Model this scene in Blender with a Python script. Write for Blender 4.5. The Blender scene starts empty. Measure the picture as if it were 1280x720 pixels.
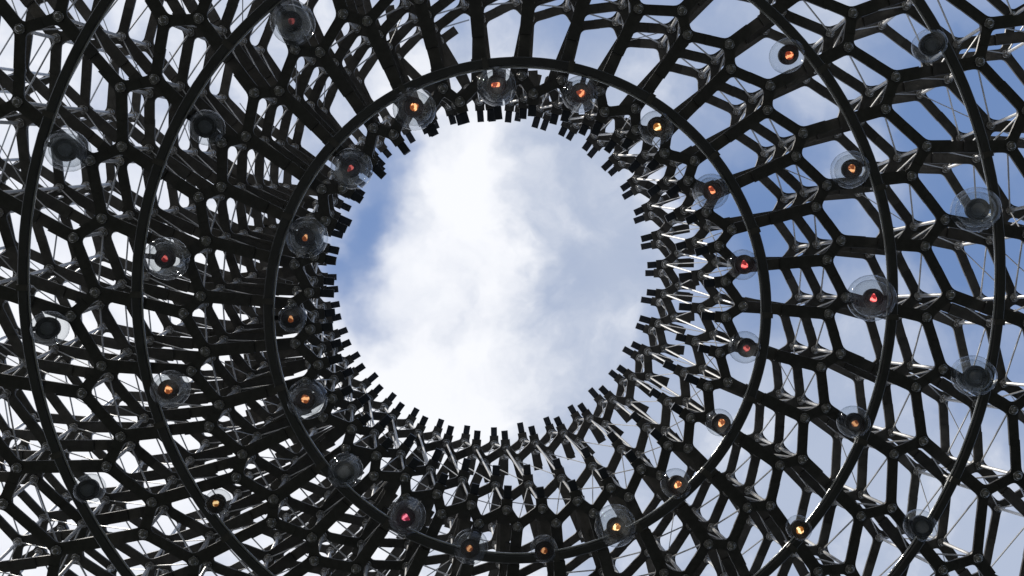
import bpy, math, random
from mathutils import Matrix, Vector, Quaternion
random.seed(7)
R = math.radians
scene = bpy.context.scene
col = scene.collection

# ------------------------------------------------------------------ camera
EYE = Vector((0.0, 0.0, 1.6))
cd = bpy.data.cameras.new("camera")
cam = bpy.data.objects.new("camera", cd)
col.objects.link(cam)
cd.sensor_width = 36.0
cd.lens = 28.125
cd.clip_start = 0.05
cd.clip_end = 5000.0
# looking up, about four degrees off the zenith; +X is the picture's right, +Y its lower edge
RM = Matrix(((0.99924327, -0.00240692, 0.03882126),
             (0.0, 0.99808352, 0.06188118),
             (-0.0388958, -0.06183435, 0.99732825)))
cam.matrix_world = Matrix.Translation(EYE) @ (RM @ Matrix(((1, 0, 0), (0, -1, 0), (0, 0, -1)))).to_4x4()
scene.camera = cam

# ------------------------------------------------------------------ view, sky and sun
scene.view_settings.view_transform = 'Standard'
scene.view_settings.look = 'None'
scene.view_settings.exposure = 0.0
scene.view_settings.gamma = 1.0
scene.view_settings.use_curve_mapping = False
scene.cycles.max_bounces = 8
scene.cycles.transparent_max_bounces = 16

SUN_EL = R(44)
SUN_AZ = math.atan2(-0.82, -0.57)          # from +Y towards +X
world = bpy.data.worlds.new("World")
scene.world = world
world.use_nodes = True


class NT:
    """small helper for writing node trees"""
    def __init__(s, tree):
        s.t = tree
        s.t.nodes.clear()

    def n(s, kind, **kw):
        nd = s.t.nodes.new(kind)
        for k, v in kw.items():
            if k.startswith('i_'):
                key = k[2:]
                key = int(key) if key.isdigit() else key.replace('_', ' ')
                s.put(nd.inputs[key], v)
            else:
                setattr(nd, k, v)
        return nd

    def put(s, sock, v):
        if hasattr(v, 'node'):
            s.t.links.new(v, sock)
        elif hasattr(v, 'outputs'):
            s.t.links.new(v.outputs[0], sock)
        else:
            sock.default_value = v

    def m(s, op, a, b=0.0, c=0.0, clamp=False):
        nd = s.t.nodes.new('ShaderNodeMath')
        nd.operation = op
        nd.use_clamp = clamp
        s.put(nd.inputs[0], a)
        s.put(nd.inputs[1], b)
        if op in ('MULTIPLY_ADD', 'SMOOTH_MIN', 'COMPARE'):
            s.put(nd.inputs[2], c)
        return nd.outputs[0]

    def ramp(s, v, lo, hi, a=0.0, b=1.0, smooth=True):
        nd = s.t.nodes.new('ShaderNodeMapRange')
        nd.interpolation_type = 'SMOOTHSTEP' if smooth else 'LINEAR'
        s.put(nd.inputs[0], v)
        for k, x in zip((1, 2, 3, 4), (lo, hi, a, b)):
            nd.inputs[k].default_value = x
        return nd.outputs[0]

    def mix(s, f, a, b, kind='RGBA'):
        nd = s.t.nodes.new('ShaderNodeMix')
        nd.data_type = kind
        s.put(nd.inputs[0], f)
        k = 6 if kind == 'RGBA' else 2
        s.put(nd.inputs[k], a)
        s.put(nd.inputs[k + 1], b)
        return nd.outputs[2 if kind == 'RGBA' else 0]


w = NT(world.node_tree)
out = w.n('ShaderNodeOutputWorld')
bg = w.n('ShaderNodeBackground', i_Strength=0.10)
w.put(out.inputs[0], bg)
sky = w.n('ShaderNodeTexSky', sky_type='NISHITA', sun_disc=False, sun_elevation=SUN_EL, sun_rotation=SUN_AZ,
          altitude=50.0, air_density=1.0, dust_density=1.2, ozone_density=1.0)
tc = w.n('ShaderNodeTexCoord')
sp = w.n('ShaderNodeSeparateXYZ', i_0=tc.outputs['Generated'])
zc = w.m('MAXIMUM', sp.outputs[2], 0.10)
qx = w.m('DIVIDE', sp.outputs[0], zc)
qy = w.m('DIVIDE', sp.outputs[1], zc)
qv = w.n('ShaderNodeCombineXYZ', i_0=qx, i_1=qy)          # a flat cloud deck overhead
wob = w.n('ShaderNodeTexNoise', i_Vector=qv, i_Scale=5.0, i_Detail=5.0, i_Roughness=0.55)
sub = w.n('ShaderNodeVectorMath', operation='SUBTRACT')
w.put(sub.inputs[0], wob.outputs['Color'])
sub.inputs[1].default_value = (0.5, 0.5, 0.5)
scl = w.n('ShaderNodeVectorMath', operation='SCALE')
w.put(scl.inputs[0], sub)
scl.inputs['Scale'].default_value = 0.22
add = w.n('ShaderNodeVectorMath', operation='ADD')
w.put(add.inputs[0], qv)
w.put(add.inputs[1], scl)
sq = w.n('ShaderNodeSeparateXYZ', i_0=add)


def blob(cx, cy, rx, ry, amp):
    dx = w.m('DIVIDE', w.m('SUBTRACT', sq.outputs[0], cx), rx)
    dy = w.m('DIVIDE', w.m('SUBTRACT', sq.outputs[1], cy), ry)
    d2 = w.m('ADD', w.m('MULTIPLY', dx, dx), w.m('MULTIPLY', dy, dy))
    return w.m('MULTIPLY', w.m('EXPONENT', w.m('MULTIPLY', d2, -1.0)), amp)


n1 = w.n('ShaderNodeTexNoise', i_Vector=add, i_Scale=3.2, i_Detail=8.0, i_Roughness=0.52)
n2 = w.n('ShaderNodeTexNoise', i_Vector=add, i_Scale=6.0, i_Detail=7.0, i_Roughness=0.55)
# thick cloud on one side, breaking up into thin veils and blue gaps on the other
side = w.ramp(sq.outputs[0], 0.14, 0.44, 0.86, 0.55)
dens = w.m('ADD', side, w.m('MULTIPLY', w.m('SUBTRACT', n1.outputs[0], 0.5), 0.95))
for b in ((-0.150, 0.01, 0.048, 0.11, -0.58), (-0.075, -0.10, 0.07, 0.035, -0.40), (-0.13, 0.10, 0.03, 0.04, -0.20),
          (0.61, 0.02, 0.09, 0.10, -0.42), (0.38, -0.07, 0.09, 0.12, -0.34), (0.60, -0.17, 0.08, 0.07, -0.30), (0.50, -0.13, 0.05, 0.06, 0.22), (0.43, -0.27, 0.10, 0.08, 0.25), (0.50, 0.12, 0.10, 0.07, 0.2),
          (0.01, -0.04, 0.055, 0.13, 0.40), (0.06, -0.30, 0.20, 0.09, -0.30), (0.52, 0.37, 0.30, 0.18, 0.50), (-0.07, 0.18, 0.12, 0.07, 0.35),
          (0.155, 0.06, 0.05, 0.10, 0.16), (0.10, 0.21, 0.05, 0.03, -0.06), (0.36, 0.30, 0.16, 0.12, 0.20)):
    dens = w.m('ADD', dens, blob(*b))
dens = w.ramp(dens, 0.26, 0.98)
shade = w.m('ADD', w.m('MULTIPLY', w.m('SUBTRACT', n2.outputs[0], 0.5), 1.9), w.ramp(sq.outputs[0], -0.04, 0.16, 0.52, 0.22))
for b in ((0.005, -0.05, 0.045, 0.15, 0.52), (-0.07, 0.20, 0.12, 0.07, 0.40), (-0.04, 0.08, 0.06, 0.06, 0.2), (-0.5, 0.4, 0.40, 0.45, 0.75)):
    shade = w.m('ADD', shade, blob(*b))
shade = w.ramp(shade, 0.12, 1.0)
cloud = w.mix(shade, (4.6, 5.3, 6.8, 1), (9.6, 9.75, 10.2, 1))
thin = w.mix(0.55, sky.outputs[0], (2.3, 3.8, 7.4, 1))    # bright hazy blue between the clouds
w.put(bg.inputs['Color'], w.mix(dens, thin, cloud))

sd = bpy.data.lights.new("sun", 'SUN')
sun = bpy.data.objects.new("sun", sd)
col.objects.link(sun)
sd.energy = 2.8
sd.angle = R(3.0)
sd.color = (1.0, 0.96, 0.90)
sdir = Vector((math.sin(SUN_AZ) * math.cos(SUN_EL), math.cos(SUN_AZ) * math.cos(SUN_EL), math.sin(SUN_EL)))
sun.rotation_euler = sdir.to_track_quat('Z', 'Y').to_euler()
sun.location = (-30, -20, 60)


# ------------------------------------------------------------------ materials
def material(name, base, metallic=0.0, rough=0.5, var=0.12, scale=14.0, spec=0.5, bump=0.0):
    mt = bpy.data.materials.new(name)
    mt.use_nodes = True
    t = NT(mt.node_tree)
    o = t.n('ShaderNodeOutputMaterial')
    p = t.n('ShaderNodeBsdfPrincipled')
    t.put(o.inputs[0], p.outputs[0])
    c = t.n('ShaderNodeTexCoord')
    nz = t.n('ShaderNodeTexNoise', i_Vector=c.outputs['Object'], i_Scale=scale, i_Detail=6.0, i_Roughness=0.6)
    f = t.ramp(nz.outputs[0], 0.3, 0.7, smooth=False)
    lo = tuple(x * (1 - var) for x in base) + (1,)
    hi = tuple(min(1, x * (1 + var)) for x in base) + (1,)
    isl = t.n('ShaderNodeNewGeometry').outputs['Random Per Island']
    tone = t.ramp(isl, 0.0, 1.0, 0.72, 1.28, smooth=False)
    tint = t.n('ShaderNodeVectorMath', operation='SCALE')
    t.put(tint.inputs[0], t.mix(f, lo, hi))
    t.put(tint.inputs['Scale'], tone)
    t.put(p.inputs['Base Color'], tint)
    p.inputs['Metallic'].default_value = metallic
    t.put(p.inputs['Roughness'], t.m('ADD', t.m('MULTIPLY', nz.outputs[0], 0.2), rough - 0.1))
    p.inputs['Specular IOR Level'].default_value = spec
    if bump:
        b = t.n('ShaderNodeBump', i_Strength=bump, i_Distance=0.01, i_Height=nz.outputs[0])
        t.put(p.inputs['Normal'], b)
    return mt


def glass_material(name):
    mt = bpy.data.materials.new(name)
    mt.use_nodes = True
    t = NT(mt.node_tree)
    o = t.n('ShaderNodeOutputMaterial')
    lw = t.n('ShaderNodeLayerWeight', i_Blend=0.5)
    edge = t.m('POWER', lw.outputs['Facing'], 5.0)
    tint = t.mix(edge, (0.93, 0.94, 0.94, 1), (0.60, 0.62, 0.63, 1))
    tr = t.n('ShaderNodeBsdfTransparent', i_Color=tint)
    gl = t.n('ShaderNodeBsdfGlossy', i_Color=(0.95, 0.97, 1, 1), i_Roughness=0.06)
    df = t.n('ShaderNodeBsdfTranslucent', i_Color=(0.75, 0.78, 0.80, 1))
    nz = t.n('ShaderNodeTexNoise', i_Vector=t.n('ShaderNodeTexCoord').outputs['Object'], i_Scale=9.0, i_Detail=6.0)
    dust = t.m('MULTIPLY', t.m('POWER', nz.outputs[0], 2.0), 0.20)
    s1 = t.n('ShaderNodeMixShader', i_0=t.m('MULTIPLY_ADD', edge, 0.65, 0.045), i_1=tr.outputs[0], i_2=gl.outputs[0])
    s2 = t.n('ShaderNodeMixShader', i_0=dust, i_1=s1.outputs[0], i_2=df.outputs[0])
    t.put(o.inputs[0], s2.outputs[0])
    return mt


def glow_material(name, rgb, strength, core):
    """a lamp's emitter: warm filament with a hotter middle"""
    mt = bpy.data.materials.new(name)
    mt.use_nodes = True
    t = NT(mt.node_tree)
    o = t.n('ShaderNodeOutputMaterial')
    e = t.n('ShaderNodeEmission')
    c = t.n('ShaderNodeTexCoord')
    nz = t.n('ShaderNodeTexNoise', i_Vector=c.outputs['Object'], i_Scale=22.0, i_Detail=2.0)
    f = t.ramp(nz.outputs[0], 0.46, 0.62)
    t.put(e.inputs['Color'], t.mix(f, tuple(rgb) + (1,), tuple(core) + (1,)))
    t.put(e.inputs['Strength'], t.m('MULTIPLY', t.m('MULTIPLY_ADD', f, 1.5, 0.3), strength))
    t.put(o.inputs[0], e.outputs[0])
    return mt


M_PLATE = material("dark_anodised_plate", (0.125, 0.121, 0.115), 0.3, 0.42, 0.25, 9.0, 0.5, 0.15)
M_BAR = material("dark_anodised_bar", (0.165, 0.156, 0.143), 0.3, 0.42, 0.25, 7.0, 0.5, 0.15)
M_STUB = material("dark_blue_grey_stub", (0.07, 0.08, 0.10), 0.25, 0.5, 0.2, 12.0)
M_CAP = material("worn_steel_cap", (0.42, 0.405, 0.38), 0.85, 0.28, 0.25, 30.0)
M_ROD = material("bright_aluminium_rod", (0.64, 0.63, 0.61), 0.35, 0.42, 0.10, 30.0)
M_RAIL = material("dark_rail_metal", (0.15, 0.15, 0.15), 0.3, 0.40, 0.15, 5.0)
M_LIP = material("polished_rail_edge", (0.80, 0.80, 0.78), 0.8, 0.24, 0.15, 8.0)
M_CUP = material("dark_lamp_cup", (0.022, 0.022, 0.024), 0.3, 0.45, 0.15, 20.0)
M_LENS = material("dark_lamp_lens", (0.13, 0.14, 0.145), 0.0, 0.22, 0.2, 20.0)
M_GLASS = glass_material("clear_globe_glass")
M_FLOOR = material("dull_glass_floor", (0.020, 0.021, 0.020), 0.0, 0.45, 0.25, 1.5)
M_GRASS = material("dark_turf", (0.024, 0.026, 0.020), 0.0, 0.9, 0.45, 0.8, 0.2)


# ------------------------------------------------------------------ mesh helpers
def mesh_from(name, verts, faces, mat, smooth=False):
    me = bpy.data.meshes.new(name)
    me.from_pydata([tuple(v) for v in verts], [], faces)
    me.materials.append(mat)
    if smooth:
        me.polygons.foreach_set('use_smooth', [True] * len(me.polygons))
    me.update()
    return me


def link(name, me, parent=None, mw=None):
    o = bpy.data.objects.new(name, me)
    col.objects.link(o)
    if parent is not None:
        o.parent = parent
        o.matrix_parent_inverse = Matrix.Identity(4)
    if mw is not None:
        o.matrix_local = (Matrix.Translation(-parent.location) @ mw) if parent is not None else mw
    return o


def empty(name, loc, label, cat, group=None):
    o = bpy.data.objects.new(name, None)
    col.objects.link(o)
    o.location = loc
    o.empty_display_size = 0.2
    o['label'] = label
    o['category'] = cat
    if group:
        o['group'] = group
    return o


def extrude_outline(pts, z0, z1):
    n = len(pts)
    v = [(x, y, z0) for x, y in pts] + [(x, y, z1) for x, y in pts]
    f = [tuple(reversed(range(n))), tuple(range(n, 2 * n))]
    f += [(i, (i + 1) % n, n + (i + 1) % n, n + i) for i in range(n)]
    return v, f


def cyl_template(n, r=1.0):
    v = [(r * math.cos(2 * math.pi * i / n), r * math.sin(2 * math.pi * i / n), z) for z in (0, 1) for i in range(n)]
    f = [(i, (i + 1) % n, n + (i + 1) % n, n + i) for i in range(n)]
    f += [tuple(reversed(range(n))), tuple(range(n, 2 * n))]
    return v, f


def lathe(profile, n):
    """profile of (radius, z); a radius of 0 closes the end"""
    v, f, rows = [], [], []
    for r, z in profile:
        if r == 0:
            rows.append([len(v)])
            v.append((0, 0, z))
        else:
            rows.append(list(range(len(v), len(v) + n)))
            v += [(r * math.cos(2 * math.pi * i / n), r * math.sin(2 * math.pi * i / n), z) for i in range(n)]
    for a, b in zip(rows, rows[1:]):
        for i in range(n):
            k = (i + 1) % n
            if len(a) == 1 and len(b) > 1:
                f.append((a[0], b[k], b[i]))
            elif len(b) == 1 and len(a) > 1:
                f.append((a[i], a[k], b[0]))
            elif len(a) > 1:
                f.append((a[i], a[k], b[k], b[i]))
    return v, f


def y_plate(arms, z0, z1, fil=0.11, seg=3):
    """flat node plate: arms = [(angle, length, width)], the crotches between arms rounded off"""
    arms = sorted(arms, key=lambda q: q[0] % (2 * math.pi))
    pts = []
    n = len(arms)
    for i in range(n):
        a, L, wd = arms[i]
        b, L2, wd2 = arms[(i + 1) % n]
        d = Vector((math.cos(a), math.sin(a)))
        nl = Vector((-d.y, d.x))
        pts.append(d * L - nl * wd / 2)
        pts.append(d * L + nl * wd / 2)
        e = Vector((math.cos(b), math.sin(b)))
        er = Vector((e.y, -e.x))
        gap = (b - a) % (2 * math.pi)
        p1, p2 = nl * wd / 2, er * wd2 / 2
        den = d.x * e.y - d.y * e.x
        if abs(den) < 0.12:
            t1 = t2 = 0.0
            C = (p1 + p2) / 2
        else:
            q = p2 - p1
            t1 = (q.x * e.y - q.y * e.x) / den
            t2 = (q.x * d.y - q.y * d.x) / den
            C = p1 + d * t1
        if gap > math.pi * 1.04:
            pts.append(C)
            continue
        t1 = min(max(t1, -0.2), L * 0.9)
        t2 = min(max(t2, -0.2), L2 * 0.9)
        u1 = min(t1 + fil, L * 0.95)
        u2 = min(t2 + fil, L2 * 0.95)
        A, B = p1 + d * u1, p2 + e * u2
        for s in range(seg + 1):
            k = s / seg
            pts.append(A * (1 - k) ** 2 + C * 2 * k * (1 - k) + B * k ** 2)
    return extrude_outline([(p.x, p.y) for p in pts], z0, z1)


# ------------------------------------------------------------------ ground
def sheet(name, r, z, mat, n=96):
    v = [(0, 0, z)] + [(r * math.cos(2 * math.pi * i / n), r * math.sin(2 * math.pi * i / n), z) for i in range(n)]
    f = [(0, i + 1, (i + 1) % n + 1) for i in range(n)]
    o = link(name, mesh_from(name, v, f, mat))
    o['kind'] = 'structure'
    return o


sheet("ground", 2500.0, -0.02, M_GRASS)
sheet("floor", 6.2, 0.0, M_FLOOR)

# ------------------------------------------------------------------ the lattice
AX = Vector((0.456, 0.784))                    # the dome's axis on the floor plan
STEP, TWIST = 0.70, -0.7                        # layer spacing and the turn from one layer to the next
# row: inner / outer node radius, lowest layer, number of layers, phase of inner node at its lowest layer,
#      skew to the outer node, offset of its centre, width of arms
ROWS = [
    dict(ri=2.46, ro=2.66, j=0, n=5, ph=3.6, sk=-3.1, off=(0.0, 0.0), lean=(-0.095, -0.075), w=0.128),
    dict(ri=3.70, ro=3.90, j=0, n=3, ph=1.8, sk=-3.0, off=(0.0, 0.0), lean=(0.0, 0.0), w=0.13),
    dict(ri=4.90, ro=5.18, j=0, n=3, ph=1.9, sk=-3.1, off=(0.0, 0.0), lean=(0.0, 0.0), w=0.135),
    dict(ri=6.15, ro=6.45, j=0, n=3, ph=2.2, sk=-3.1, off=(0.0, 0.0), lean=(0.0, 0.0), w=0.135),
    dict(ri=7.45, ro=7.75, j=0, n=3, ph=2.4, sk=-3.1, off=(0.0, 0.0), lean=(0.0, 0.0), w=0.13),
]
T = 0.022


def height(j):
    return EYE.z + 9.4 - STEP * j


def centre(k, j):
    r = ROWS[k]
    u = min(r['j'] - j, 3)
    return Vector((AX.x + r['off'][0] + r['lean'][0] * u, AX.y + r['off'][1] + r['lean'][1] * u, height(j)))


def node(k, j, i, outer):
    r = ROWS[k]
    ang = R(r['ph'] + 10.0 * i + (r['sk'] if outer else 0.0) - TWIST * (r['j'] - j))
    rad = r['ro'] if outer else r['ri']
    if k == 0 and r['j'] - j == 3:
        rad += 0.04
    if k == 0 and r['j'] - j == 4:             # the topmost collar is a little wider and turned further
        rad += 0.15
        ang += R(3.0)
    return centre(k, j) + Vector((rad * math.cos(ang), rad * math.sin(ang), 0))


def has(k, j):
    if k == 0 and ROWS[0]['j'] - j == 2:       # the collar is two pairs of layers with a gap between
        return False
    return 0 <= k < len(ROWS) and ROWS[k]['j'] - ROWS[k]['n'] < j <= ROWS[k]['j']


def extra(p):
    """the shell is thicker on the -X side: extra layers stand on top of its rows there"""
    a = math.atan2(p.y - AX.y, p.x - AX.x)
    return max(0, int(round(0.90 - 1.25 * math.cos(a - R(-30)))))


def stands(k, j, p):
    return has(k, j) or (k >= 1 and ROWS[k]['j'] - ROWS[k]['n'] - extra(p) < j <= ROWS[k]['j'])


def nearest(k, j, p, outer):
    return min((node(k, j, i, outer) for i in range(36)), key=lambda q: (q - p).length)


def score(p):
    d = RM.transposed() @ (p - EYE)
    if d.z <= 0.1:
        return 0.0
    x, y = d.x / d.z * 1000, d.y / d.z * 1000
    inside = 1.0 if abs(x) < 660 and abs(y) < 380 else 0.05
    return inside / d.length


TEMPL = {}
ITEMS = {}


def emit(kind, key, mw, p, boost=1.0):
    ITEMS.setdefault(kind, []).append((score(p) * boost, key, mw))


def frame_z(p, ang):
    return Matrix.Translation(p) @ Matrix.Rotation(ang, 4, 'Z')


def span(a, b, r):
    d = b - a
    q = Vector((0, 0, 1)).rotation_difference(d.normalized())
    return Matrix.Translation(a) @ q.to_matrix().to_4x4() @ Matrix.Diagonal((r, r, d.length, 1))


TEMPL['post'] = (*cyl_template(8), M_ROD)
TEMPL['rod'] = (*cyl_template(5), M_ROD)
TEMPL['cap'] = (*lathe([(0.060, 0.0), (0.060, -0.018), (0.050, -0.026), (0.040, -0.020), (0.038, -0.040), (0.024, -0.056), (0, -0.060)], 12), M_CAP, True)

for k, row in enumerate(ROWS):
    for dj in range(row['n'] + (3 if k else 0)):
        j = row['j'] - dj
        low = dj == 0
        boost = 1.0 if dj == 0 else (0.93 if dj == 1 else 0.8)
        w_ = row['w']
        for outer in (False, True):
            # the neighbours of node 0; the plate is the same for all 36 nodes of this ring
            p0 = node(k, j, 0, outer)
            if k == 0 and dj == 2:
                continue
            zig = ([node(k, j, 0, True), node(k, j, 1, True)] if not outer
                   else [node(k, j, 0, False), node(k, j, -1, False)])
            arms = []
            for q in zig:
                d = q - p0
                arms.append((math.atan2(d.y, d.x), d.length / 2 + 0.03, w_ * 0.92))
            ctr = centre(k, j)
            rad = (p0 - ctr).normalized()
            nk = k + 1 if outer else k - 1
            link0 = 0 <= nk < len(ROWS) and j > ROWS[nk]['j'] - ROWS[nk]['n'] - (3 if nk else 0)
            if link0:
                q = nearest(nk, j, p0, not outer)
                L = (q - p0).length * 0.5 if k == 9 else (0.30 if outer else 0.56)
                d = q - p0
            else:
                d = rad if outer else -rad
                L = 0.30 if outer else (0.125 if k < 1 else 0.50)
            arms.append((math.atan2(d.y, d.x), L, w_ * (1.10 if k > 0 else 1.05)))
            key = ('plate', k, j, outer)
            TEMPL[key] = (*y_plate(arms, -T / 2, T / 2, 0.035 if k == 0 else 0.055), M_PLATE)
            for i in range(36):
                p = node(k, j, i, outer)
                if not stands(k, j, p):
                    continue
                linked = link0 and stands(nk, j, p)
                jit = R(random.uniform(-0.5, 0.5))
                dz = random.uniform(-0.001, 0.001) - (0.0045 if outer else 0.0)
                emit('node_plate', key, frame_z(p + Vector((0, 0, dz)), R(10 * i) + jit), p, boost)
                emit('bolt_cap', 'cap', Matrix.Translation(p + Vector((0, 0, -T / 2 - 0.002 + dz))), p, boost)
                ra = math.atan2(p.y - ctr.y, p.x - ctr.x)
                # bars and stubs lie on top of the node plates
                zb = T + 0.004
                if linked:
                    if outer:
                        q = nearest(nk, j, p, False)
                        L = (q - p).length + 0.16
                        kk = ('bar', k, j)
                        if kk not in TEMPL:
                            TEMPL[kk] = (*extrude_outline([(-0.08, -0.066), (L - 0.08, -0.066), (L - 0.08, 0.066), (-0.08, 0.066)], -T / 2, T / 2), M_BAR)
                        a = math.atan2(q.y - p.y, q.x - p.x)
                        emit('radial_bar', kk, frame_z(p + Vector((0, 0, zb)), a), (p + q) / 2, boost)
                else:
                    if outer:
                        L0, L1, hw = -0.08, (0.26 if k == 0 and dj >= 3 else 0.32), 0.06
                        a = ra
                    else:
                        a = ra + math.pi
                        L0, hw = -0.07, (0.047 if k < 1 else 0.06)
                        L1 = 0.25 if k == 0 else 0.62
                    L1 += random.choice((0.0, 0.0, 0.03)) if k < 1 else 0.0
                    nm = 'stub_plate' if (k < 1 and not outer) else 'radial_bar'
                    kk = ('free', k, outer, round(L1, 3))
                    if kk not in TEMPL:
                        TEMPL[kk] = (*extrude_outline([(L0, -hw), (L1, -hw), (L1, hw), (L0, hw)], -T / 2, T / 2),
                                     M_STUB if nm == 'stub_plate' else M_BAR)
                    emit(nm, kk, frame_z(p + Vector((0, 0, zb)), a + jit), p + Vector((math.cos(a), math.sin(a), 0)) * 0.3, boost)
                # struts to the layer above
                jn = j - 2 if (k == 0 and dj == 1) else j - 1
                if stands(k, jn, p):
                    u = node(k, jn, i, outer)
                    up = Vector((0, 0, 0.04))
                    emit('post', 'post', span(p + up * 0.3, u - up * 0.4, 0.022 if k > 0 else 0.014), p, boost)
                    if not outer:
                        rb = 0.0105 if k else 0.007
                        o1, o2 = node(k, jn, i, True), node(k, j, i + 1, True)
                        emit('brace_rod', 'rod', span(p + up, node(k, jn, i + 1, True) - up * .5, rb), p, boost)
                        emit('brace_rod', 'rod', span(node(k, j, i, True) + up, u - up * .5, rb), p, boost)
                        if (k == 0 and dj != 1) or (k and random.random() < 0.18):
                            emit('brace_rod', 'rod', span(o2 + up, u - up * .5, 0.007), p, boost)
                            emit('brace_rod', 'rod', span(p + up, o1 - up * .5, 0.007), p, boost)
                    if outer and k + 1 < len(ROWS) and stands(k + 1, j - 1, p):
                        emit('brace_rod', 'rod', span(p + up, nearest(k + 1, j - 1, p, False) - up * .5, 0.008), p, boost * .9)

pav = empty("lattice_dome", (AX.x, AX.y, 0.0),
            "dark metal honeycomb lattice dome overhead with a round opening to the cloudy sky", "dome")
PAVT = Matrix.Translation(-pav.location)
for kind, items in ITEMS.items():
    items.sort(key=lambda q: -q[0])
    shared = {}
    for s, key, mw in items[:300]:
        if key not in shared:
            v, f, mat = TEMPL[key][:3]
            shared[key] = mesh_from(kind, v, f, mat, len(TEMPL[key]) > 3)
        link(kind, shared[key], pav, mw)
    rest = items[300:]
    if rest:
        V, F, mats, mi = [], [], [], []
        for s, key, mw in rest:
            v, f, mat = TEMPL[key][:3]
            b = len(V)
            m2 = PAVT @ mw
            V += [tuple(m2 @ Vector(q)) for q in v]
            F += [tuple(b + x for x in q) for q in f]
            if mat not in mats:
                mats.append(mat)
            mi += [mats.index(mat)] * len(f)
        me = mesh_from(kind, V, F, mats[0], kind == 'bolt_cap')
        for mt in mats[1:]:
            me.materials.append(mt)
        me.polygons.foreach_set('material_index', mi)
        o = link(kind, me, pav)
        o['kind'] = 'stuff'

# ------------------------------------------------------------------ ring rails
RAILS = {1: (2.887, 9.2, (0.0, 0.10), "innermost of the three dark ring rails, closest around the sky opening"),
         2: (4.376, 9.2, (0.015, -0.055), "middle one of the three dark ring rails under the lattice"),
         3: (5.647, 9.2, (0.034, -0.176), "outermost and widest of the three dark ring rails, carrying unlit globe lamps")}


def ring_mesh(name, prof, rad, mat, n=160, smooth=False):
    v, f = [], []
    m = len(prof)
    for i in range(n):
        a = 2 * math.pi * i / n
        for dr, dz in prof:
            v.append(((rad + dr) * math.cos(a), (rad + dr) * math.sin(a), dz))
    for i in range(n):
        for s in range(m):
            f.append((i * m + s, ((i + 1) % n) * m + s, ((i + 1) % n) * m + (s + 1) % m, i * m + (s + 1) % m))
    return mesh_from(name, v, f, mat, smooth)


RAIL_C = {}
for k, (rad, h, off, lab) in RAILS.items():
    c = Vector((AX.x + off[0], AX.y + off[1], EYE.z + h))
    RAIL_C[k] = (c, rad)
    ro = empty("ring_rail", c, lab, "rail", "ring rails inside the dome")
    wd = 0.050
    link("rail_band", ring_mesh("rail_band", [(-wd, 0.012), (-wd, -0.012), (-wd + .012, -0.022), (wd - .012, -0.022), (wd, -0.012), (wd, 0.03), (-wd + .012, 0.03)], rad, M_RAIL), ro)
    link("edge_strip", ring_mesh("edge_strip", [(-wd - 0.014 + 0.013 * math.cos(q * math.pi / 4), 0.004 + 0.013 * math.sin(q * math.pi / 4)) for q in range(8)], rad, M_LIP, smooth=True), ro)
    kr, jr = {1: (1, 0), 2: (2, 0), 3: (3, 0)}[k]
    hv, hf = cyl_template(8)
    hme = mesh_from("hanger", hv, hf, M_ROD)
    cv, cf = extrude_outline([(-wd - 0.012, -0.035), (wd + 0.012, -0.035), (wd + 0.012, 0.035), (-wd - 0.012, 0.035)], -0.024, 0.055)
    cme = mesh_from("clamp", cv, cf, M_BAR)
    for i in range(0, 36, 2):
        a = node(kr, jr, i, False)
        ang = math.atan2(a.y - c.y, a.x - c.x)
        p = c + Vector((rad * math.cos(ang), rad * math.sin(ang), 0.03))
        top = height(jr) + 0.01
        link("clamp", cme, ro, Matrix.Translation(p + Vector((0, 0, -0.035))) @ Matrix.Rotation(ang, 4, 'Z'))
        link("hanger", hme, ro, Matrix.Translation(p) @ Matrix.Diagonal((0.012, 0.012, top - p.z, 1)))

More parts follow.
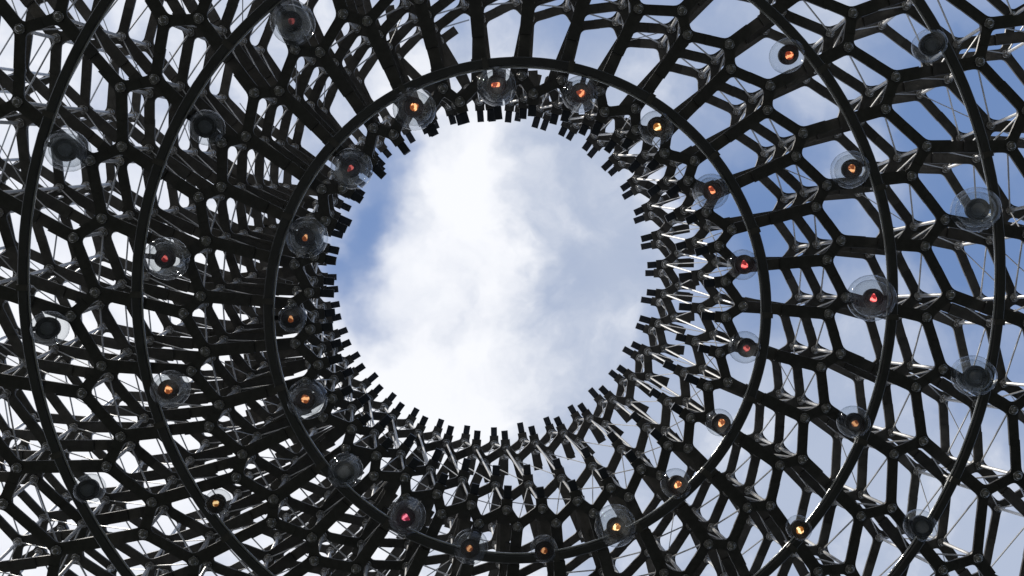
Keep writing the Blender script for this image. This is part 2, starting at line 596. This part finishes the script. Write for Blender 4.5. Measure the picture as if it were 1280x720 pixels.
# ------------------------------------------------------------------ globe lamps
LAMPS = [
  (1, -95.9, 2.62, 0.227, 'red_orange', 1),
  (1, -75.0, 2.61, 0.208, 'red_orange', 0.8),
  (1, -54.1, 2.65, 0.199, 'amber', 1),
  (1, -32.9, 2.62, 0.208, 'red_orange', 0.9),
  (1, -12.6, 2.65, 0.180, 'red', 0.8),
  (1, 8.4, 2.66, 0.190, 'red', 0.35),
  (1, 28.6, 2.67, 0.161, 'orange', 0.8),
  (1, 47.5, 2.72, 0.180, 'orange', 1),
  (1, 65.8, 2.74, 0.246, 'amber', 1.3),
  (1, 84.2, 2.78, 0.161, 'orange', 0.3),
  (1, 102.1, 2.79, 0.208, 'orange', 0.35),
  (1, 119.5, 2.70, 0.227, 'pink', 0.7),
  (1, 138.5, 2.72, 0.208, 'off', 0),
  (1, 158.6, 2.64, 0.237, 'orange', 0.7),
  (1, 179.4, 2.61, 0.161, 'orange', 0.35),
  (1, -159.8, 2.59, 0.237, 'orange', 0.5),
  (1, -138.9, 2.54, 0.237, 'red', 0.35),
  (1, -117.1, 2.64, 0.246, 'orange', 1),
  (2, -42.8, 4.15, 0.199, 'red_orange', 0.8),
  (2, -21.8, 4.11, 0.218, 'orange', 0.7),
  (2, -0.4, 4.11, 0.275, 'red', 1.5),
  (2, 20.1, 4.19, 0.190, 'orange', 0.35),
  (2, 39.4, 4.28, 0.152, 'amber', 1),
  (2, 146.6, 4.21, 0.152, 'amber', 0.5),
  (2, 166.2, 4.14, 0.218, 'orange', 0.8),
  (2, -172.9, 4.05, 0.246, 'red', 0.4),
  (2, -150.9, 4.05, 0.199, 'off', 0),
  (2, -129.3, 4.05, 0.246, 'red', 0.12),
  (3, -31.1, 5.48, 0.190, 'off', 0),
  (3, -10.1, 5.39, 0.265, 'off', 0),
  (3, 10.8, 5.45, 0.246, 'off', 0),
  (3, 30.7, 5.54, 0.190, 'off', 0),
  (3, 155.6, 5.47, 0.171, 'off', 0),
  (3, 175.7, 5.38, 0.199, 'off', 0),
  (3, -162.7, 5.34, 0.237, 'off', 0)]
HUE = {'amber': ((1.0, 0.34, 0.05), (1.0, 0.72, 0.35)), 'orange': ((1.0, 0.24, 0.05), (1.0, 0.50, 0.22)),
       'red_orange': ((1.0, 0.14, 0.05), (1.0, 0.36, 0.16)), 'red': ((1.0, 0.05, 0.06), (1.0, 0.20, 0.18)),
       'pink': ((1.0, 0.05, 0.16), (1.0, 0.25, 0.35))}
SAY = {'amber': 'glowing amber', 'orange': 'glowing orange', 'red_orange': 'glowing red-orange',
       'red': 'glowing red', 'pink': 'glowing pinkish red', 'off': 'unlit'}
RINGN = {1: 'innermost ring rail', 2: 'middle ring rail', 3: 'outermost ring rail'}


def clock(t):
    half = round(((t + 90) % 360) / 15) % 24
    names = ['twelve', 'one', 'two', 'three', 'four', 'five', 'six', 'seven', 'eight', 'nine', 'ten', 'eleven']
    return ("half past " if half % 2 else "") + names[half // 2] + ("" if half % 2 else " o'clock")


def globe_mesh(r, n=28, m=16, hole=0.30):
    prof = [(max(1e-4, r * math.sin(math.pi * s / m)) if 0 < s < m else 0, -r * math.cos(math.pi * s / m)) for s in range(m)]
    prof.append((r * 0.12, r))
    return lathe(prof, n)


GLOW = {}
for (k, t, d, r, hue, amt) in LAMPS:
    c, rad = RAIL_C[k]
    a = R(t)
    p = c + Vector((d * math.cos(a), d * math.sin(a), 0.0))
    dim = 'dim ' if hue != 'off' and amt < 0.45 else ''
    say = SAY[hue].replace('glowing', 'faintly glowing') if dim else SAY[hue]
    lamp = empty("globe_lamp", p, "clear globe lamp %s, at %s on the %s" % (say, clock(t), RINGN[k]),
                 "lamp", "globe lamps along the " + RINGN[k])
    lamp.rotation_euler = (0, 0, a)            # local +X points outwards, to the rail
    g = link("globe", mesh_from("globe", *globe_mesh(r), M_GLASS, True), lamp)
    inner = link("inner_globe", mesh_from("inner_globe", *globe_mesh(r * 0.80, 24, 12), M_GLASS, True), lamp) if r > 0.2 else None
    cr = 0.115 if hue != 'off' else (0.125 if k < 3 else 0.13)
    cr = min(cr, r * 0.72)
    tilt = Matrix.Rotation(R(14), 4, 'Y')      # the cup faces down and slightly inwards
    base = Matrix.Translation((0.02, 0, 0.0)) @ tilt
    v, f = lathe([(0, 0.10), (cr * 0.6, 0.10), (cr * 0.95, 0.05), (cr, -0.02), (cr * 0.92, -0.035), (cr * 0.80, -0.030), (cr * 0.40, -0.030), (0, -0.030)], 22)
    cup = link("socket", mesh_from("socket", v, f, M_CUP, False), lamp)
    cup.matrix_local = base
    v, f = lathe([(0, -0.025), (cr * 0.30, -0.026), (cr * 0.29, -0.036), (cr * 0.17, -0.048), (0, -0.052)], 14)
    if hue != 'off':
        key = (hue, amt)
        if key not in GLOW:
            GLOW[key] = glow_material("%s_filament" % hue, HUE[hue][0], 1.15 * amt, HUE[hue][1])
        kb = 1.35 if amt >= 0.7 else 1.1
        wv = [(x * kb * (0.8 + 0.25 * math.sin(7 * y / cr + t)), y * kb * 1.15 + 0.012 * math.sin(t), z) for x, y, z in v]
        b = link("bulb", mesh_from("bulb", wv, f, GLOW[key], True), lamp)
    else:
        b = link("lens", mesh_from("lens", [(x * 2.1, y * 2.1, z * 0.8) for x, y, z in v], f, M_LENS, True), lamp)
    b.matrix_local = base
    L = max(0.04, rad - 0.06 - d)
    v, f = extrude_outline([(cr * 0.7, -0.035), (L, -0.028), (L, 0.028), (cr * 0.7, 0.035)], 0.035, 0.06)
    link("bracket", mesh_from("bracket", v, f, M_CUP), lamp)
